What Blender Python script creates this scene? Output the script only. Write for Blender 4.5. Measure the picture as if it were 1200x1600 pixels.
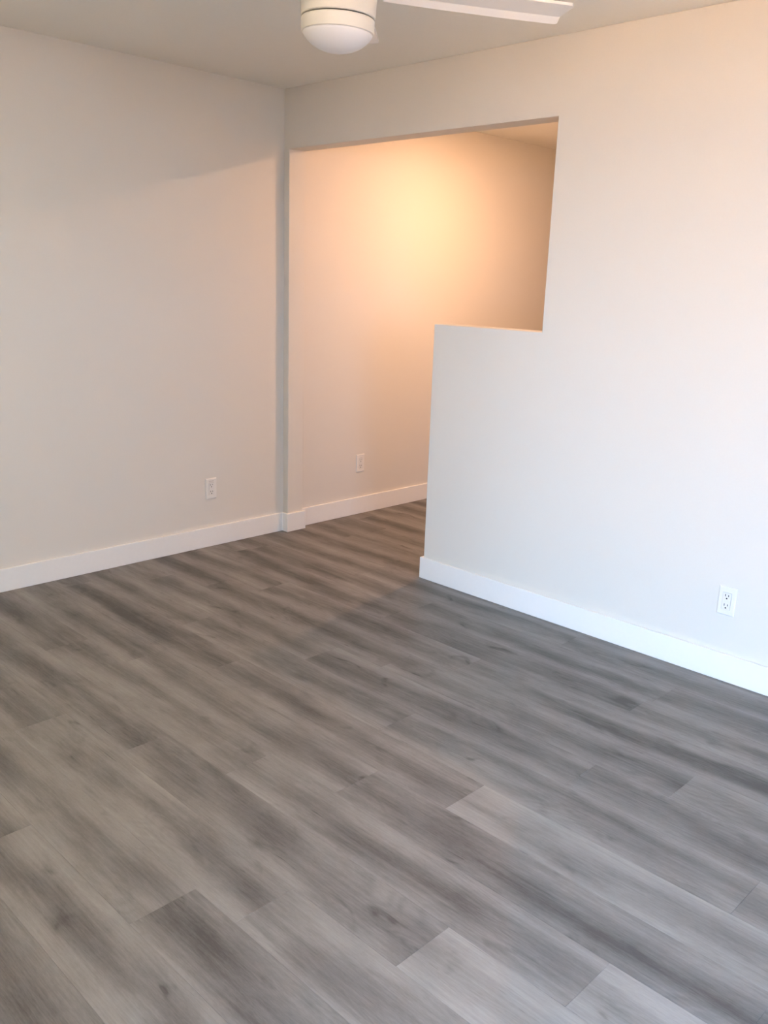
import bpy, bmesh, math, random
from mathutils import Vector, Matrix

# ------------------------------------------------------------------ clear
for o in list(bpy.data.objects):
    bpy.data.objects.remove(o, do_unlink=True)
scene = bpy.context.scene
C = scene.collection
random.seed(7)

# ------------------------------------------------------------------ camera
F_PX, YAW, PITCH, ROLL = 1372.46, -0.7732, 0.2574, 0.0336
CAM = Vector((3.9877, -3.2180, 1.4703))
fw = Vector((math.sin(YAW)*math.cos(PITCH), math.cos(YAW)*math.cos(PITCH), -math.sin(PITCH)))
r0 = Vector((math.cos(YAW), -math.sin(YAW), 0))
u0 = r0.cross(fw)
rt = r0*math.cos(ROLL) + u0*math.sin(ROLL)
up = u0*math.cos(ROLL) - r0*math.sin(ROLL)
cam_d = bpy.data.cameras.new('camera')
cam_d.sensor_fit = 'VERTICAL'
cam_d.sensor_height = 36.0
cam_d.lens = F_PX/1600*36.0
cam_d.clip_start = 0.05
cam = bpy.data.objects.new('camera', cam_d)
C.objects.link(cam)
cam.matrix_world = Matrix(((rt.x, up.x, -fw.x, CAM.x), (rt.y, up.y, -fw.y, CAM.y),
                           (rt.z, up.z, -fw.z, CAM.z), (0, 0, 0, 1)))
scene.camera = cam

# ------------------------------------------------------------------ world, sun, exposure
SKY_COL, SKY_STR = (0.46, 0.66, 1.0), 1.95
SUN_COL, SUN_STR = (1.0, 0.86, 0.68), 5.3
EXPOSURE = 4.0
HALL_LAMP_W, HALL_LAMP_COL = 1.92, (1.0, 0.56, 0.315)
ROOM_FILL_W, ROOM_FILL_COL = 0.72, (1.0, 0.80, 0.43)  # added unseen lamps that warm the left of the room
world = bpy.data.worlds.new('world')
scene.world = world
world.use_nodes = True
bg = world.node_tree.nodes['Background']
bg.inputs[0].default_value = SKY_COL + (1,)
bg.inputs[1].default_value = SKY_STR
sun_d = bpy.data.lights.new('sun', 'SUN')
sun_d.color = SUN_COL
sun_d.energy = SUN_STR
sun_d.angle = math.radians(0.53)
sun = bpy.data.objects.new('sun', sun_d)
C.objects.link(sun)
sun.location = (8, -8, 12)
sun.rotation_euler = Vector((0.42, -0.25, -0.87)).to_track_quat('-Z', 'Y').to_euler()
vs = scene.view_settings
vs.view_transform = 'Standard'
vs.look = 'None'
vs.gamma = 1.0
vs.use_curve_mapping = False
vs.exposure = EXPOSURE

# ------------------------------------------------------------------ dimensions
H = 2.44                       # ceiling height
XR, YF = 5.60, -3.90           # right wall, front wall (behind the camera)
YH, XH = 3.40, 2.05            # hallway end, hallway right wall
T = 0.1136                     # partition thickness
S, A, B = 0.0467, 1.1419, 1.7601   # stub end, half-wall end, jamb
HZ, HH = 2.1386, 1.2776        # header underside, half-wall top
BB, BT = 0.1108, 0.014         # baseboard height, thickness
WINDOWS = [                    # glazed openings: wall, from, to, sill, head
    ('front', 3.30, 5.30, 0.05, 2.08),
    ('right', -3.30, -2.10, 0.90, 2.08),  # added opening, brings more daylight to the left wall and ceiling
]

# portals so the sky is sampled through the openings
for side, w0, w1, z0, z1 in WINDOWS:
    po_d = bpy.data.lights.new('window_portal', 'AREA')
    po_d.shape = 'RECTANGLE'
    po_d.size, po_d.size_y = w1-w0, z1-z0
    po_d.cycles.is_portal = True
    po = bpy.data.objects.new('window_portal', po_d)
    C.objects.link(po)
    if side == 'front':
        po.location = ((w0+w1)/2, YF-0.125, (z0+z1)/2)
        po.rotation_euler = Vector((0, 1, 0)).to_track_quat('-Z', 'Y').to_euler()
    else:
        po.location = (XR+0.125, (w0+w1)/2, (z0+z1)/2)
        po.rotation_euler = Vector((-1, 0, 0)).to_track_quat('-Z', 'Y').to_euler()

# ------------------------------------------------------------------ node helpers
def new_mat(name):
    m = bpy.data.materials.new(name)
    m.use_nodes = True
    nt = m.node_tree
    return m, nt, nt.nodes['Principled BSDF']

def node(nt, kind, **kw):
    n = nt.nodes.new(kind)
    for k, v in kw.items():
        setattr(n, k, v)
    return n

def mathn(nt, op, a, b=None, c=None, clamp=False):
    n = nt.nodes.new('ShaderNodeMath')
    n.operation = op
    n.use_clamp = clamp
    for i, v in enumerate((a, b, c)):
        if v is None:
            continue
        if isinstance(v, (int, float)):
            n.inputs[i].default_value = v
        else:
            nt.links.new(v, n.inputs[i])
    return n.outputs[0]

def mixc(nt, fac, a, b, blend='MIX'):
    n = nt.nodes.new('ShaderNodeMix')
    n.data_type = 'RGBA'
    n.blend_type = blend
    for sock, v in ((n.inputs[0], fac), (n.inputs[6], a), (n.inputs[7], b)):
        if isinstance(v, (int, float)):
            sock.default_value = v
        elif isinstance(v, tuple):
            sock.default_value = v if len(v) == 4 else v + (1,)
        else:
            nt.links.new(v, sock)
    return n.outputs[2]

def ramp(nt, val, lo, hi, smooth=True):
    n = nt.nodes.new('ShaderNodeMapRange')
    n.interpolation_type = 'SMOOTHSTEP' if smooth else 'LINEAR'
    n.inputs[1].default_value = lo
    n.inputs[2].default_value = hi
    nt.links.new(val, n.inputs[0])
    return n.outputs[0]

def plain(name, col, rough=0.5, spec=0.5, bump=0.0, bscale=200.0, emit=None, metal=0.0):
    m, nt, p = new_mat(name)
    geo = node(nt, 'ShaderNodeNewGeometry')
    nz = node(nt, 'ShaderNodeTexNoise')
    nz.inputs['Scale'].default_value = bscale
    nz.inputs['Detail'].default_value = 3
    nt.links.new(geo.outputs['Position'], nz.inputs['Vector'])
    c = mixc(nt, nz.outputs[0], tuple(x*0.985 for x in col), tuple(min(1, x*1.015) for x in col))
    nt.links.new(c, p.inputs['Base Color'])
    p.inputs['Roughness'].default_value = rough
    p.inputs['Specular IOR Level'].default_value = spec
    p.inputs['Metallic'].default_value = metal
    if bump:
        b = node(nt, 'ShaderNodeBump')
        b.inputs['Strength'].default_value = bump
        b.inputs['Distance'].default_value = 0.002
        nt.links.new(nz.outputs[0], b.inputs['Height'])
        nt.links.new(b.outputs[0], p.inputs['Normal'])
    if emit:
        p.inputs['Emission Color'].default_value = emit[0] + (1,)
        p.inputs['Emission Strength'].default_value = emit[1]
    return m

M = {}
M['wall'] = plain('wall_paint', (0.78, 0.745, 0.685), 0.55, 0.3, 0.10, 160)
M['ceiling'] = plain('ceiling_paint', (0.94, 0.91, 0.83), 0.8, 0.2, 0.25, 110)
M['trim'] = plain('trim_paint', (0.91, 0.90, 0.88), 0.35, 0.45, 0.02, 60)
M['plate'] = plain('outlet_plastic', (0.85, 0.825, 0.785), 0.3, 0.5)
M['insert'] = plain('receptacle_plastic', (0.86, 0.84, 0.81), 0.25, 0.5)
M['slot'] = plain('slot_dark', (0.03, 0.03, 0.03), 0.7, 0.2)
M['print'] = plain('grey_print', (0.42, 0.40, 0.38), 0.6, 0.2)
M['fan'] = plain('fan_enamel', (0.80, 0.77, 0.69), 0.35, 0.5)
M['blade'] = plain('fan_blade_white', (0.92, 0.90, 0.87), 0.4, 0.4)
M['gap'] = plain('fan_gap', (0.05, 0.045, 0.04), 0.7, 0.2)
M['frost'] = plain('frosted_glass', (0.80, 0.80, 0.80), 0.45, 0.5)
M['vinyl'] = plain('white_vinyl', (0.82, 0.82, 0.82), 0.4, 0.4)
M['slab'] = plain('subfloor', (0.30, 0.28, 0.25), 0.9, 0.1)
M['patio'] = plain('sunlit_patio', (0.50, 0.29, 0.17), 0.9, 0.1, 0.3, 30)
M['siding'] = plain('outside_wall', (0.6, 0.58, 0.54), 0.8, 0.2)

def glass_mat():
    m = bpy.data.materials.new('window_glass')
    m.use_nodes = True
    nt = m.node_tree
    nt.nodes.clear()
    o = node(nt, 'ShaderNodeOutputMaterial')
    t = node(nt, 'ShaderNodeBsdfTransparent')
    t.inputs[0].default_value = (0.95, 0.97, 0.96, 1)
    g = node(nt, 'ShaderNodeBsdfGlossy')
    g.inputs['Roughness'].default_value = 0.02
    fr = node(nt, 'ShaderNodeFresnel')
    fr.inputs[0].default_value = 1.5
    mx = node(nt, 'ShaderNodeMixShader')
    nt.links.new(fr.outputs[0], mx.inputs[0])
    nt.links.new(t.outputs[0], mx.inputs[1])
    nt.links.new(g.outputs[0], mx.inputs[2])
    nt.links.new(mx.outputs[0], o.inputs[0])
    return m
M['glass'] = glass_mat()

def plank_mat():
    m, nt, p = new_mat('grey_oak_vinyl')
    tc = node(nt, 'ShaderNodeTexCoord')
    oi = node(nt, 'ShaderNodeObjectInfo')
    sep = node(nt, 'ShaderNodeSeparateColor')
    nt.links.new(oi.outputs['Color'], sep.inputs[0])
    tone, sx, sy = sep.outputs[0], sep.outputs[1], sep.outputs[2]
    # object coordinates, shifted by the plank's own seed
    comb = node(nt, 'ShaderNodeCombineXYZ')
    nt.links.new(mathn(nt, 'MULTIPLY', sx, 31.0), comb.inputs[0])
    nt.links.new(mathn(nt, 'MULTIPLY', sy, 17.0), comb.inputs[1])
    nt.links.new(mathn(nt, 'MULTIPLY', sx, 53.0), comb.inputs[2])
    va = node(nt, 'ShaderNodeVectorMath', operation='ADD')
    nt.links.new(tc.outputs['Object'], va.inputs[0])
    nt.links.new(comb.outputs[0], va.inputs[1])
    co = va.outputs[0]

    def noise(scale_xyz, scale, detail=3, rough=0.5, dist=0.0):
        mp = node(nt, 'ShaderNodeMapping')
        mp.inputs['Scale'].default_value = scale_xyz
        nt.links.new(co, mp.inputs[0])
        n = node(nt, 'ShaderNodeTexNoise')
        n.inputs['Scale'].default_value = scale
        n.inputs['Detail'].default_value = detail
        n.inputs['Roughness'].default_value = rough
        n.inputs['Distortion'].default_value = dist
        nt.links.new(mp.outputs[0], n.inputs['Vector'])
        return n.outputs[0]

    loc = node(nt, 'ShaderNodeSeparateXYZ')
    nt.links.new(tc.outputs['Object'], loc.inputs[0])
    streak = noise((0.9, 13.0, 1), 1.0, 3, 0.55, 0.4)          # broad soft bands along the board
    cloud = noise((4.5, 13.0, 1), 1.0, 4, 0.6, 0.3)            # smoky blotches
    grain = noise((6.0, 130.0, 1), 1.0, 4, 0.65, 0.0)          # fine pores
    fine = noise((60.0, 420.0, 1), 1.0, 3, 0.7, 0.0)
    # the print: pale along the long edges, a smoky dark heart wandering down the middle
    wob = mathn(nt, 'SUBTRACT', noise((1.3, 2.5, 1), 1.0, 2, 0.5, 0.0), 0.5)
    t = mathn(nt, 'ABSOLUTE', mathn(nt, 'ADD', mathn(nt, 'MULTIPLY', loc.outputs[1], 1/0.09), mathn(nt, 'MULTIPLY', wob, 1.9)))
    edge = ramp(nt, t, 0.10, 0.95)
    heart = ramp(nt, noise((1.0, 1.5, 1), 1.0, 2, 0.5, 0.0), 0.36, 0.62)
    heart = mathn(nt, 'MULTIPLY', mathn(nt, 'SUBTRACT', 1.0, edge), heart)
    # cathedral figure: faint rings of a stretched, distorted field
    fig = noise((1.3, 7.5, 1), 1.0, 2, 0.5, 0.8)
    rings = mathn(nt, 'SINE', mathn(nt, 'MULTIPLY', fig, 120.0))
    figmask = ramp(nt, noise((1.9, 6.0, 1), 1.0, 1, 0.5, 0), 0.54, 0.66)
    rings = mathn(nt, 'MULTIPLY', rings, figmask)
    # knots and short dark cracks
    kn = noise((6.5, 14.0, 1), 1.0, 2, 0.5, 0.8)
    halo = ramp(nt, kn, 0.60, 0.76)
    knot = ramp(nt, kn, 0.715, 0.775)
    crack = mathn(nt, 'MULTIPLY', ramp(nt, noise((9.0, 170.0, 1), 1.0, 2, 0.5, 0.3), 0.66, 0.76),
                  ramp(nt, noise((3.0, 9.0, 1), 1.0, 1, 0.5, 0.0), 0.52, 0.64))

    dark, light = (0.094, 0.090, 0.088), (0.345, 0.336, 0.331)
    v = mathn(nt, 'ADD', 0.37, mathn(nt, 'MULTIPLY', edge, 0.22))
    v = mathn(nt, 'SUBTRACT', v, mathn(nt, 'MULTIPLY', heart, 0.20))
    v = mathn(nt, 'ADD', v, mathn(nt, 'MULTIPLY', mathn(nt, 'SUBTRACT', streak, 0.5), 0.75))
    v = mathn(nt, 'ADD', v, mathn(nt, 'MULTIPLY', mathn(nt, 'SUBTRACT', cloud, 0.5), 0.72))
    v = mathn(nt, 'ADD', v, mathn(nt, 'MULTIPLY', mathn(nt, 'SUBTRACT', grain, 0.5), 0.55))
    v = mathn(nt, 'ADD', v, mathn(nt, 'MULTIPLY', mathn(nt, 'SUBTRACT', fine, 0.5), 0.36))
    v = mathn(nt, 'ADD', v, mathn(nt, 'MULTIPLY', rings, 0.045))
    v = mathn(nt, 'ADD', v, mathn(nt, 'MULTIPLY', mathn(nt, 'SUBTRACT', tone, 0.5), 0.28))
    v = mathn(nt, 'SUBTRACT', v, mathn(nt, 'MULTIPLY', halo, 0.16))
    v = mathn(nt, 'SUBTRACT', v, mathn(nt, 'MULTIPLY', crack, 0.34))
    v = mathn(nt, 'SUBTRACT', v, mathn(nt, 'MULTIPLY', knot, 0.22), clamp=True)
    col = mixc(nt, v, dark, light)
    nt.links.new(col, p.inputs['Base Color'])
    r = mathn(nt, 'ADD', mathn(nt, 'MULTIPLY', grain, 0.14), 0.44)
    nt.links.new(r, p.inputs['Roughness'])
    p.inputs['Specular IOR Level'].default_value = 0.25
    b = node(nt, 'ShaderNodeBump')
    b.inputs['Strength'].default_value = 0.12
    b.inputs['Distance'].default_value = 0.001
    nt.links.new(mathn(nt, 'ADD', grain, fine), b.inputs['Height'])
    nt.links.new(b.outputs[0], p.inputs['Normal'])
    return m
M['plank'] = plank_mat()

# ------------------------------------------------------------------ mesh helpers
def bm_box(bm, x0, x1, y0, y1, z0, z1):
    vs_ = [bm.verts.new((x, y, z)) for x in (x0, x1) for y in (y0, y1) for z in (z0, z1)]
    for q in ((0, 1, 3, 2), (4, 6, 7, 5), (0, 4, 5, 1), (2, 3, 7, 6), (0, 2, 6, 4), (1, 5, 7, 3)):
        bm.faces.new([vs_[i] for i in q])
    return vs_

def bm_prism(bm, pts, axis, lo, hi):
    """polygon pts extruded along an axis; for axis y the points are (x, z), z: (x, y), x: (y, z)"""
    def P(p, t):
        return {'x': (t, p[0], p[1]), 'y': (p[0], t, p[1]), 'z': (p[0], p[1], t)}[axis]
    a = [bm.verts.new(P(p, lo)) for p in pts]
    b = [bm.verts.new(P(p, hi)) for p in pts]
    n = len(pts)
    bm.faces.new(a)
    bm.faces.new(list(reversed(b)))
    for i in range(n):
        j = (i+1) % n
        bm.faces.new((a[i], b[i], b[j], a[j]))

def bm_lathe(bm, prof, seg=64):
    """profile of (radius, z) turned around z"""
    rings = []
    for r, z in prof:
        if r < 1e-6:
            rings.append([bm.verts.new((0, 0, z))])
        else:
            rings.append([bm.verts.new((r*math.cos(2*math.pi*i/seg), r*math.sin(2*math.pi*i/seg), z)) for i in range(seg)])
    for a, b in zip(rings, rings[1:]):
        for i in range(seg):
            j = (i+1) % seg
            if len(a) == 1 and len(b) == 1:
                continue
            if len(a) == 1:
                bm.faces.new((a[0], b[j], b[i]))
            elif len(b) == 1:
                bm.faces.new((a[i], a[j], b[0]))
            else:
                bm.faces.new((a[i], a[j], b[j], b[i]))

def obj(name, bm, mat, parent=None, smooth=False, bevel=0.0, bseg=2):
    bmesh.ops.recalc_face_normals(bm, faces=bm.faces)
    me = bpy.data.meshes.new(name)
    bm.to_mesh(me)
    bm.free()
    me.materials.append(M[mat])
    if smooth:
        for f in me.polygons:
            f.use_smooth = True
    o = bpy.data.objects.new(name, me)
    C.objects.link(o)
    if parent:
        o.parent = parent
    if bevel:
        md = o.modifiers.new('soft_edges', 'BEVEL')
        md.width = bevel
        md.segments = bseg
        md.limit_method = 'ANGLE'
        md.angle_limit = math.radians(40)
        md.harden_normals = False
    return o

def smooth_by_angle(o, deg=35):
    me = o.data
    for f in me.polygons:
        f.use_smooth = True
    bm = bmesh.new()
    bm.from_mesh(me)
    for e in bm.edges:
        if len(e.link_faces) == 2 and e.calc_face_angle(0) > math.radians(deg):
            e.smooth = False
    bm.to_mesh(me)
    bm.free()

def struct(o, label, cat):
    o['kind'] = 'structure'
    o['label'] = label
    o['category'] = cat
    return o

def thing(name, label, cat, loc=(0, 0, 0), group=None):
    o = bpy.data.objects.new(name, None)
    o.empty_display_size = 0.05
    C.objects.link(o)
    o.location = loc
    o['label'] = label
    o['category'] = cat
    if group:
        o['group'] = group
    return o

def boxobj(name, dims, mat, parent=None, bevel=0.0):
    bm = bmesh.new()
    bm_box(bm, *dims)
    return obj(name, bm, mat, parent, bevel=bevel)

# ------------------------------------------------------------------ shell
WT = 0.13
struct(boxobj('wall_left', (-WT, 0, YF, YH, -0.006, H), 'wall'),
       'plain off-white painted wall on the left, running on into the hallway', 'wall')

bm = bmesh.new()
bm_prism(bm, [(0, 0), (S, 0), (S, HZ), (B, HZ), (B, HH), (A, HH), (A, 0), (XR, 0), (XR, H), (0, H)], 'y', 0, T)
struct(obj('wall_back', bm, 'wall', bevel=0.003),
       'white partition wall with stepped opening and half-height end', 'wall')

def wall_with_opening(side, w0, w1, z0, z1):
    bm = bmesh.new()
    if side == 'front':
        lo_, hi_ = -WT, XR+WT
        put = lambda a_, b_, c_, d_: bm_box(bm, a_, b_, YF-WT, YF, c_, d_)
    else:
        lo_, hi_ = YF, T
        put = lambda a_, b_, c_, d_: bm_box(bm, XR, XR+WT, a_, b_, c_, d_)
    put(lo_, w0, -0.006, H)
    put(w1, hi_, -0.006, H)
    put(w0, w1, z1, H)
    put(w0, w1, -0.006, z0)
    return bm
for win_ in WINDOWS:
    struct(obj('wall_'+win_[0], wall_with_opening(*win_), 'wall'),
           {'front': 'white wall behind the viewpoint with a wide sliding glass door',
            'right': 'white wall on the right, outside the frame, with an added window for fill daylight'}[win_[0]], 'wall')
struct(boxobj('wall_hallway_end', (-WT, XH+WT, YH, YH+WT, -0.006, H), 'wall'), 'white wall closing the end of the hallway', 'wall')
bm = bmesh.new()
bm_prism(bm, [(XH, T), (XH+WT, T), (XH+WT, YH), (1.36, YH), (1.36, 0.75), (XH, 0.75)], 'z', 0, H)
struct(obj('wall_hallway_right', bm, 'wall'), 'white right-hand wall of the hallway behind the partition', 'wall')
struct(boxobj('ceiling', (-WT, XR+WT, YF-WT, YH+WT, H, H+0.12), 'ceiling'), 'flat painted ceiling over room and hallway', 'ceiling')
floor = struct(boxobj('floor', (-WT, XR+WT, YF-WT, YH+WT, -0.16, -0.006), 'slab'),
               'grey wood-look plank floor running through room and hallway', 'floor')

# floor planks: 0.18 m wide, 1.22 m long; end joints where the photograph shows them
PW, PL = 0.18, 1.22
plank_mesh = {}
def plank_data(length, width):
    key = (round(length, 3), round(width, 3))
    if key in plank_mesh:
        return plank_mesh[key]
    bm = bmesh.new()
    g, c, t = 0.0001, 0.0005, 0.006
    x, y = length/2-g, width/2-g
    lay = [(x, y, -t), (x, y, -c), (x-c, y-c, 0)]
    rows = [[bm.verts.new((sx*a_, sy*b_, z)) for sx, sy in ((-1, -1), (1, -1), (1, 1), (-1, 1))] for a_, b_, z in lay]
    bm.faces.new(rows[0])
    bm.faces.new(rows[2])
    for k in (0, 1):
        for i in range(4):
            j = (i+1) % 4
            bm.faces.new((rows[k][i], rows[k][j], rows[k+1][j], rows[k+1][i]))
    bmesh.ops.recalc_face_normals(bm, faces=bm.faces)
    me = bpy.data.meshes.new('plank')
    bm.to_mesh(me)
    bm.free()
    me.materials.append(M['plank'])
    plank_mesh[key] = me
    return me

# one known joint (x) for rows counted from the row that starts at y = -0.75
KNOWN = {2: 2.642, -1: 2.987, -2: 2.737, -3: 3.336, -4: 2.570, -5: 2.297, -6: 1.997, -7: 2.893, -8: 2.539, -9: 2.376, -10: 1.852}
TONE = {(-4, 3): 1.30, (-4, 2): 0.35, (-5, 2): 0.28, (-5, 1): 0.60, (-6, 2): 0.62, (-6, 3): 1.35, (-7, 3): 1.40, (-7, 2): 0.30,
        (-3, 3): 1.00, (-3, 2): 0.50, (-8, 3): 0.75, (-8, 2): 0.70, (-9, 2): 0.35, (-9, 1): 0.65, (-2, 3): 0.30, (-2, 2): 0.55, (-1, 3): 0.50}
row_lo, row_hi = math.floor((YF+0.75)/PW), math.ceil((YH+0.75)/PW)
for k in range(row_lo, row_hi):
    ya, yb = -0.75+k*PW, -0.75+(k+1)*PW
    ya, yb = max(ya, YF), min(yb, YH)
    if yb-ya < 0.01:
        continue
    xmax = XR if ya < T else XH
    j0 = KNOWN.get(k, random.uniform(0, PL))
    x = j0 - math.ceil(j0/PL)*PL
    n = 0
    while x < xmax-0.005:
        xa, xb = max(x, 0), min(x+PL, xmax)
        if xb-xa > 0.01:
            o = bpy.data.objects.new('plank', plank_data(xb-xa, yb-ya))
            C.objects.link(o)
            o.parent = floor
            o.location = ((xa+xb)/2, (ya+yb)/2, 0)
            o.color = (TONE.get((k, n), random.uniform(0.25, 0.70)), random.random(), random.random(), 1)
        x += PL
        n += 1

# ------------------------------------------------------------------ baseboards
def baseboard(name, pts, label):
    """pts: plan outline (x, y), extruded to the baseboard height, with an eased top edge"""
    bm = bmesh.new()
    bm_prism(bm, pts, 'z', 0.0, BB)
    o = obj(name, bm, 'trim', bevel=0.0022)
    return struct(o, label, 'baseboard')

e = 0.0
baseboard('baseboard_left', [(0, YF), (BT, YF), (BT, -BT), (S+BT, -BT), (S+BT, T+BT), (0, T+BT), (0, T), (S, T), (S, 0), (0, 0)],
          'white baseboard along the left wall wrapping the short corner stub')
baseboard('baseboard_hallway', [(0, T+BT), (BT, T+BT), (BT, YH), (0, YH)],
          'white baseboard along the warm-lit hallway wall')
baseboard('baseboard_back', [(XR, 0), (XR, -BT), (A-BT, -BT), (A-BT, T+BT), (XH, T+BT), (XH, T), (A, T), (A, 0)],
          'white baseboard along the partition wrapping the half-wall end')
baseboard('baseboard_right', [(XR, -BT), (XR-BT, -BT), (XR-BT, YF), (XR, YF)],
          'white baseboard along the right wall')
baseboard('baseboard_front', [(BT, YF), (WINDOWS[0][1]-0.06, YF), (WINDOWS[0][1]-0.06, YF+BT), (BT, YF+BT)],
          'white baseboard along the wall behind the viewpoint')

# ------------------------------------------------------------------ glass door and added fill window (outside the frame)
for wi, (side_, w0, w1, z0, z1) in enumerate(WINDOWS):
    if side_ == 'front':
        win = thing('window_1', 'wide white framed sliding glass door in the front wall', 'window', ((w0+w1)/2, YF-WT/2, z0))
        win.rotation_euler = (0, 0, -math.pi/2)
    else:
        win = thing('fill_window', 'added unseen white framed sliding window in the right wall, for fill daylight', 'window', (XR+WT/2, (w0+w1)/2, z0))
    win['kind'] = 'structure'
    hy, hz_ = (w1-w0)/2, z1-z0
    bm = bmesh.new()
    bm_box(bm, -0.05, 0.05, -hy, -hy+0.05, 0, hz_)
    bm_box(bm, -0.05, 0.05, hy-0.05, hy, 0, hz_)
    bm_box(bm, -0.05, 0.05, -hy+0.05, hy-0.05, hz_-0.05, hz_)
    bm_box(bm, -0.05, 0.05, -hy+0.05, hy-0.05, 0, 0.05)
    obj('window_frame', bm, 'vinyl', win)
    for side, xo in ((-1, -0.02), (1, 0.02)):
        ya, yb = (-hy+0.05, 0.03) if side < 0 else (-0.03, hy-0.05)
        bm = bmesh.new()
        bm_box(bm, xo-0.015, xo+0.015, ya, ya+0.05, 0.05, hz_-0.05)
        bm_box(bm, xo-0.015, xo+0.015, yb-0.05, yb, 0.05, hz_-0.05)
        bm_box(bm, xo-0.015, xo+0.015, ya+0.05, yb-0.05, hz_-0.10, hz_-0.05)
        bm_box(bm, xo-0.015, xo+0.015, ya+0.05, yb-0.05, 0.05, 0.10)
        sash = obj('sash', bm, 'vinyl', win)
        boxobj('pane', (xo-0.003, xo+0.003, ya+0.05, yb-0.05, 0.10, hz_-0.10), 'glass', sash)
        if side < 0 and wi == 0:
            boxobj('door_pull', (xo-0.045, xo-0.015, yb-0.035, yb-0.015, 0.85, 1.10), 'vinyl', sash, bevel=0.004)

bm = bmesh.new()
bm_prism(bm, [(-12, -24), (26, -24), (26, 16), (XR+WT, 16), (XR+WT, YF-WT), (-12, YF-WT)], 'z', -0.30, -0.10)
struct(obj('patio', bm, 'patio'), 'sunlit terracotta patio outside the windows', 'ground')

# ------------------------------------------------------------------ outlets
def outlet(name, label, loc, rotz, printed=False):
    """faces -y before rotation; plate 70 x 115 mm, rectangular insert with two sockets"""
    t = thing(name, label, 'outlet', loc, 'wall outlets with white cover plates')
    t.rotation_euler = (0, 0, rotz)
    bm = bmesh.new()
    w, h, d = 0.035, 0.0575, 0.0062
    iw, ih = 0.0172, 0.0340
    # sloped rim, then a flat face with a rectangular cut-out
    rings = [(w, h, 0), (w, h, -0.0035), (w-0.004, h-0.004, -d), (iw, ih, -d), (iw, ih, -0.001)]
    R_ = [[bm.verts.new((sx*a_, y, sz*b_)) for sx, sz in ((-1, -1), (1, -1), (1, 1), (-1, 1))] for a_, b_, y in rings]
    bm.faces.new(R_[0])
    bm.faces.new(R_[-1])
    for a_, b_ in zip(R_, R_[1:]):
        for i in range(4):
            j = (i+1) % 4
            bm.faces.new((a_[i], a_[j], b_[j], b_[i]))
    obj('cover_plate', bm, 'plate', t, bevel=0.0006)
    bm = bmesh.new()
    bm_box(bm, -iw+0.0009, iw-0.0009, -d-0.0012, -0.0012, -ih+0.0009, ih-0.0009)
    rec = obj('receptacle', bm, 'insert', t, bevel=0.0008)
    yf = -d-0.0012
    for zc in (0.0190, -0.0190):
        for xs, hh_ in ((-0.0063, 0.0046), (0.0063, 0.0038)):
            boxobj('slot', (xs-0.0013, xs+0.0013, yf-0.0002, yf+0.002, zc+0.0035-hh_, zc+0.0035+hh_), 'slot', rec)
        bm = bmesh.new()
        n = 14
        pts = [(0.0031*math.cos(a_), zc-0.0085+0.0031*math.sin(a_)) for a_ in [2*math.pi*i/n for i in range(n)]]
        pts = [(x, max(z, zc-0.0110)) for x, z in pts]
        bm_prism(bm, pts, 'y', yf-0.0002, yf+0.002)
        obj('ground_hole', bm, 'slot', rec)
    if printed:
        for z in (0.0405, 0.0440):
            boxobj('printed_line', (-0.016, 0.016, -d-0.0002, -d+0.0005, z, z+0.0012), 'print', t)
    return t

outlet('wall_outlet', 'white wall outlet low on the left wall beside the corner', (0, -0.509, 0.3285), math.pi/2, True)
outlet('wall_outlet', 'white wall outlet on the warm-lit hallway wall behind the partition', (0, 0.632, 0.3325), math.pi/2)
outlet('wall_outlet', 'white wall outlet on the bluish partition wall above its baseboard', (2.709, 0, 0.3215), 0)

# ------------------------------------------------------------------ hallway recessed lamp, plus two added room fill lamps
def downlight(x, y, watts, col, label):
    dl = thing('downlight_or_fill', label, 'downlight', (x, y, H), 'recessed ceiling downlights')
    bm = bmesh.new()
    bm_lathe(bm, [(0.066, 0.0), (0.066, -0.003), (0.070, -0.007), (0.080, -0.007), (0.088, -0.003), (0.088, 0.0)], 48)
    obj('trim_ring', bm, 'trim', dl, smooth=True)
    key = 'lit_%d' % round(watts)
    if key not in M:
        M[key] = plain('lit_diffuser', (0.9, 0.85, 0.75), 0.5, 0.3, emit=(col, 0.6))
    bm = bmesh.new()
    bm_lathe(bm, [(0, -0.003), (0.066, -0.003), (0.066, -0.001), (0, -0.001)], 48)
    obj('diffuser', bm, key, dl)
    ld = bpy.data.lights.new('downlight_lamp', 'AREA')
    ld.shape = 'DISK'
    ld.size = 0.04
    ld.energy = watts
    ld.color = col
    lo = bpy.data.objects.new('downlight_lamp', ld)
    C.objects.link(lo)
    lo.parent = dl
    lo.location = (0, 0, -0.008)
downlight(0.95, 1.14, HALL_LAMP_W, HALL_LAMP_COL, 'round recessed ceiling downlight lighting the hallway behind the partition')
downlight(1.10, -2.90, ROOM_FILL_W, ROOM_FILL_COL, 'added unseen warm fill lamp, built as a downlight near the left wall')
downlight(2.60, -2.90, ROOM_FILL_W, ROOM_FILL_COL, 'added unseen warm fill lamp, built as a downlight over the middle of the room by the glass door')

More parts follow.
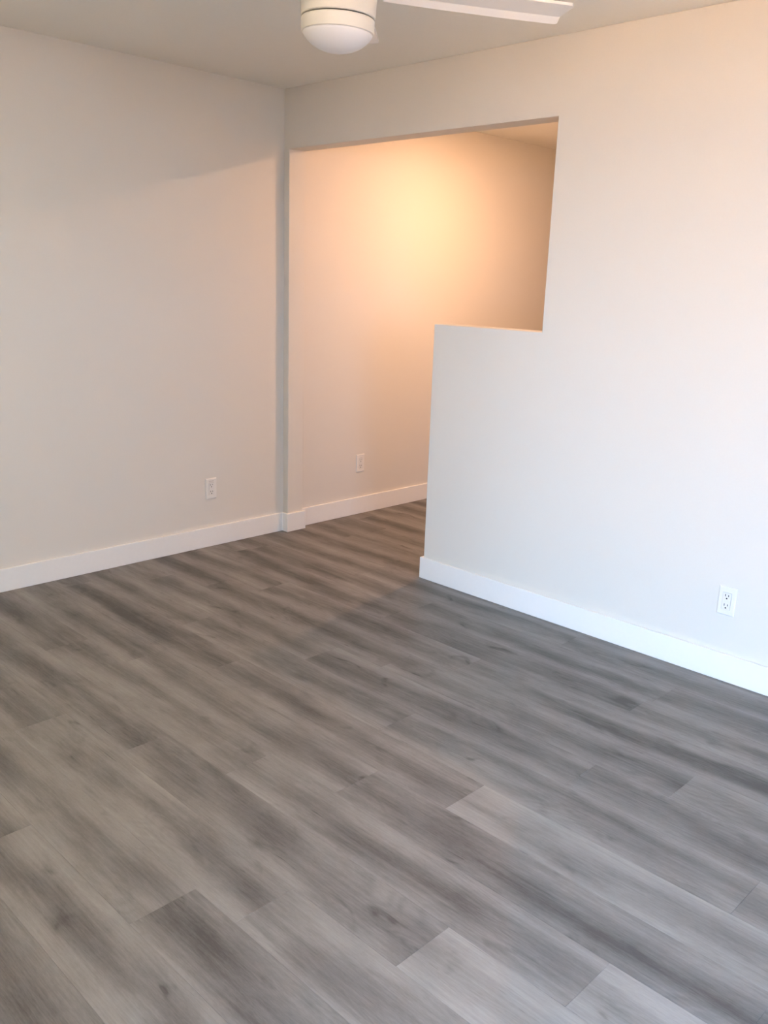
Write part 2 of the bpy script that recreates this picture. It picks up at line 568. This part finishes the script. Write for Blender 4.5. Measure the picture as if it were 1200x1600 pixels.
# ------------------------------------------------------------------ ceiling fan
FX, FY, FZ = 2.0161, -1.4417, 2.1217      # axis, height of the glass rim
fan = thing('ceiling_fan', 'white five-blade ceiling fan with a round unlit frosted light', 'ceiling fan', (FX, FY, FZ))
TX, TY = -0.0231, -0.0089                 # the fan hangs slightly out of level
fan.rotation_euler = Vector((0, 0, 1)).rotation_difference(Vector((-TX, -TY, 1)).normalized()).to_euler()
def fz(z):
    return z-FZ
bm = bmesh.new()
bm_lathe(bm, [(0.0, -0.004), (0.0945, -0.004)] + [(0.0955*math.sin(a_)/math.sin(1.25), -0.006-0.046*(math.cos(a_)-math.cos(1.25))/(1-math.cos(1.25))) for a_ in [1.25*(1-i/12) for i in range(12)]] + [(0.0, -0.052)], 72)
obj('light_shade', bm, 'frost', fan, smooth=True)
bm = bmesh.new()
bm_lathe(bm, [(0.0, -0.006), (0.0965, -0.006), (0.0995, -0.004), (0.1005, 0.028), (0.0985, 0.030), (0, 0.030)], 72)
smooth_by_angle(obj('light_ring', bm, 'fan', fan))
bm = bmesh.new()
bm_lathe(bm, [(0.0, 0.029), (0.092, 0.029), (0.092, 0.036), (0, 0.036)], 72)
smooth_by_angle(obj('shadow_gap', bm, 'gap', fan))
bm = bmesh.new()
bm_lathe(bm, [(0.0, 0.0335), (0.099, 0.0335), (0.1015, 0.036), (0.1065, 0.130), (0.105, 0.155), (0.097, 0.180), (0.080, 0.195), (0.0, 0.197)], 72)
smooth_by_angle(obj('motor_housing', bm, 'fan', fan))
bm = bmesh.new()
bm_lathe(bm, [(0.0, 0.190), (0.03, 0.190), (0.03, 0.255), (0.07, 0.275), (0.085, 0.300), (0.085, 0.3165), (0, 0.3165)], 56)
smooth_by_angle(obj('ceiling_canopy', bm, 'fan', fan))
RB, HW, PIT, CONE, ZB, ANG = 0.6639, 0.0619, -0.1579, 0.0143, 0.1118, 1.0329
def blade_mesh():
    bm = bmesh.new()
    # plan outline with rounded tip corners and a slightly narrower root
    def outline(ins):
        w_ = HW-ins
        pts = [(0.135, -w_*0.80), (0.30, -w_*0.93), (0.50, -w_)]
        rc = 0.010
        rb = RB-ins*0.35
        for cx_, cy_, a0 in ((rb-rc, -w_+rc, -90), (rb-rc, w_-rc, 0)):
            for i in range(6):
                a_ = math.radians(a0+i*18)
                pts.append((cx_+rc*math.cos(a_), cy_+rc*math.sin(a_)))
        return pts + [(0.50, w_), (0.30, w_*0.93), (0.135, w_*0.80)]
    # shallow arched section: nearly flat, with a lip turned down along one long edge
    def lift(y):
        b_ = HW-0.026
        return 0.010*(y+HW)/(b_+HW) if y < b_ else 0.010*(HW-y)/(HW-b_)
    out = outline(0.0)
    xs = sorted({round(x, 5) for x, y in out})
    def half(x):                                     # half width of the outline at x
        up_ = [p for p in out if p[1] > 0]
        up_.sort()
        for (xa, ya), (xb, yb) in zip(up_, up_[1:]):
            if xa <= x <= xb and xb > xa:
                return ya+(yb-ya)*(x-xa)/(xb-xa)
        return max(y for xx, y in out if abs(xx-x) < 1e-4)
    fr = [-1.0, -0.4, 0.2, 0.52, 0.58, 0.64, 0.82, 1.0]
    th = 0.008
    bot, top = [], []
    for x in xs:
        h_ = half(x)
        bot.append([bm.verts.new((x, f_*h_, lift(f_*h_*HW/max(h_, 1e-6))-0.004)) for f_ in fr])
        top.append([bm.verts.new((x, f_*h_, lift(f_*h_*HW/max(h_, 1e-6))-0.004+th)) for f_ in fr])
    nf = len(fr)
    for a_, b_ in ((bot, 0), (top, 1)):
        for r1, r2 in zip(a_, a_[1:]):
            for q in range(nf-1):
                bm.faces.new((r1[q], r1[q+1], r2[q+1], r2[q]))
    for q in (0, nf-1):
        for i in range(len(xs)-1):
            bm.faces.new((bot[i][q], bot[i+1][q], top[i+1][q], top[i][q]))
    for i in (0, len(xs)-1):
        for q in range(nf-1):
            bm.faces.new((bot[i][q], bot[i][q+1], top[i][q+1], top[i][q]))
    return bm
for k in range(5):
    a_ = ANG+math.radians(72*k)
    d0 = Vector((math.cos(a_), math.sin(a_), 0))
    n_ = Vector((-d0.y, d0.x, 0))*math.cos(PIT)+Vector((0, 0, math.sin(PIT)))
    d_ = d0*math.cos(CONE)+Vector((0, 0, math.sin(CONE)))
    w_ = d_.cross(n_).normalized()
    mt = Matrix(((d_.x, n_.x, w_.x, 0), (d_.y, n_.y, w_.y, 0), (d_.z, n_.z, w_.z, ZB), (0, 0, 0, 1)))
    if k == 0:
        bl = obj('fan_blade', blade_mesh(), 'blade', fan)
        bm = bmesh.new()
        bm_prism(bm, [(0.07, -0.022), (0.14, -0.030), (0.20, -0.030), (0.21, -0.02), (0.21, 0.02), (0.20, 0.030), (0.14, 0.030), (0.07, 0.022)], 'z', 0.012, 0.018)
        br = obj('blade_bracket', bm, 'fan', bl, bevel=0.001)
        bl0, br0 = bl, br
    else:
        bl = bl0.copy()
        C.objects.link(bl)
        bl.parent = fan
        br = br0.copy()
        C.objects.link(br)
        br.parent = bl
    bl.matrix_local = mt
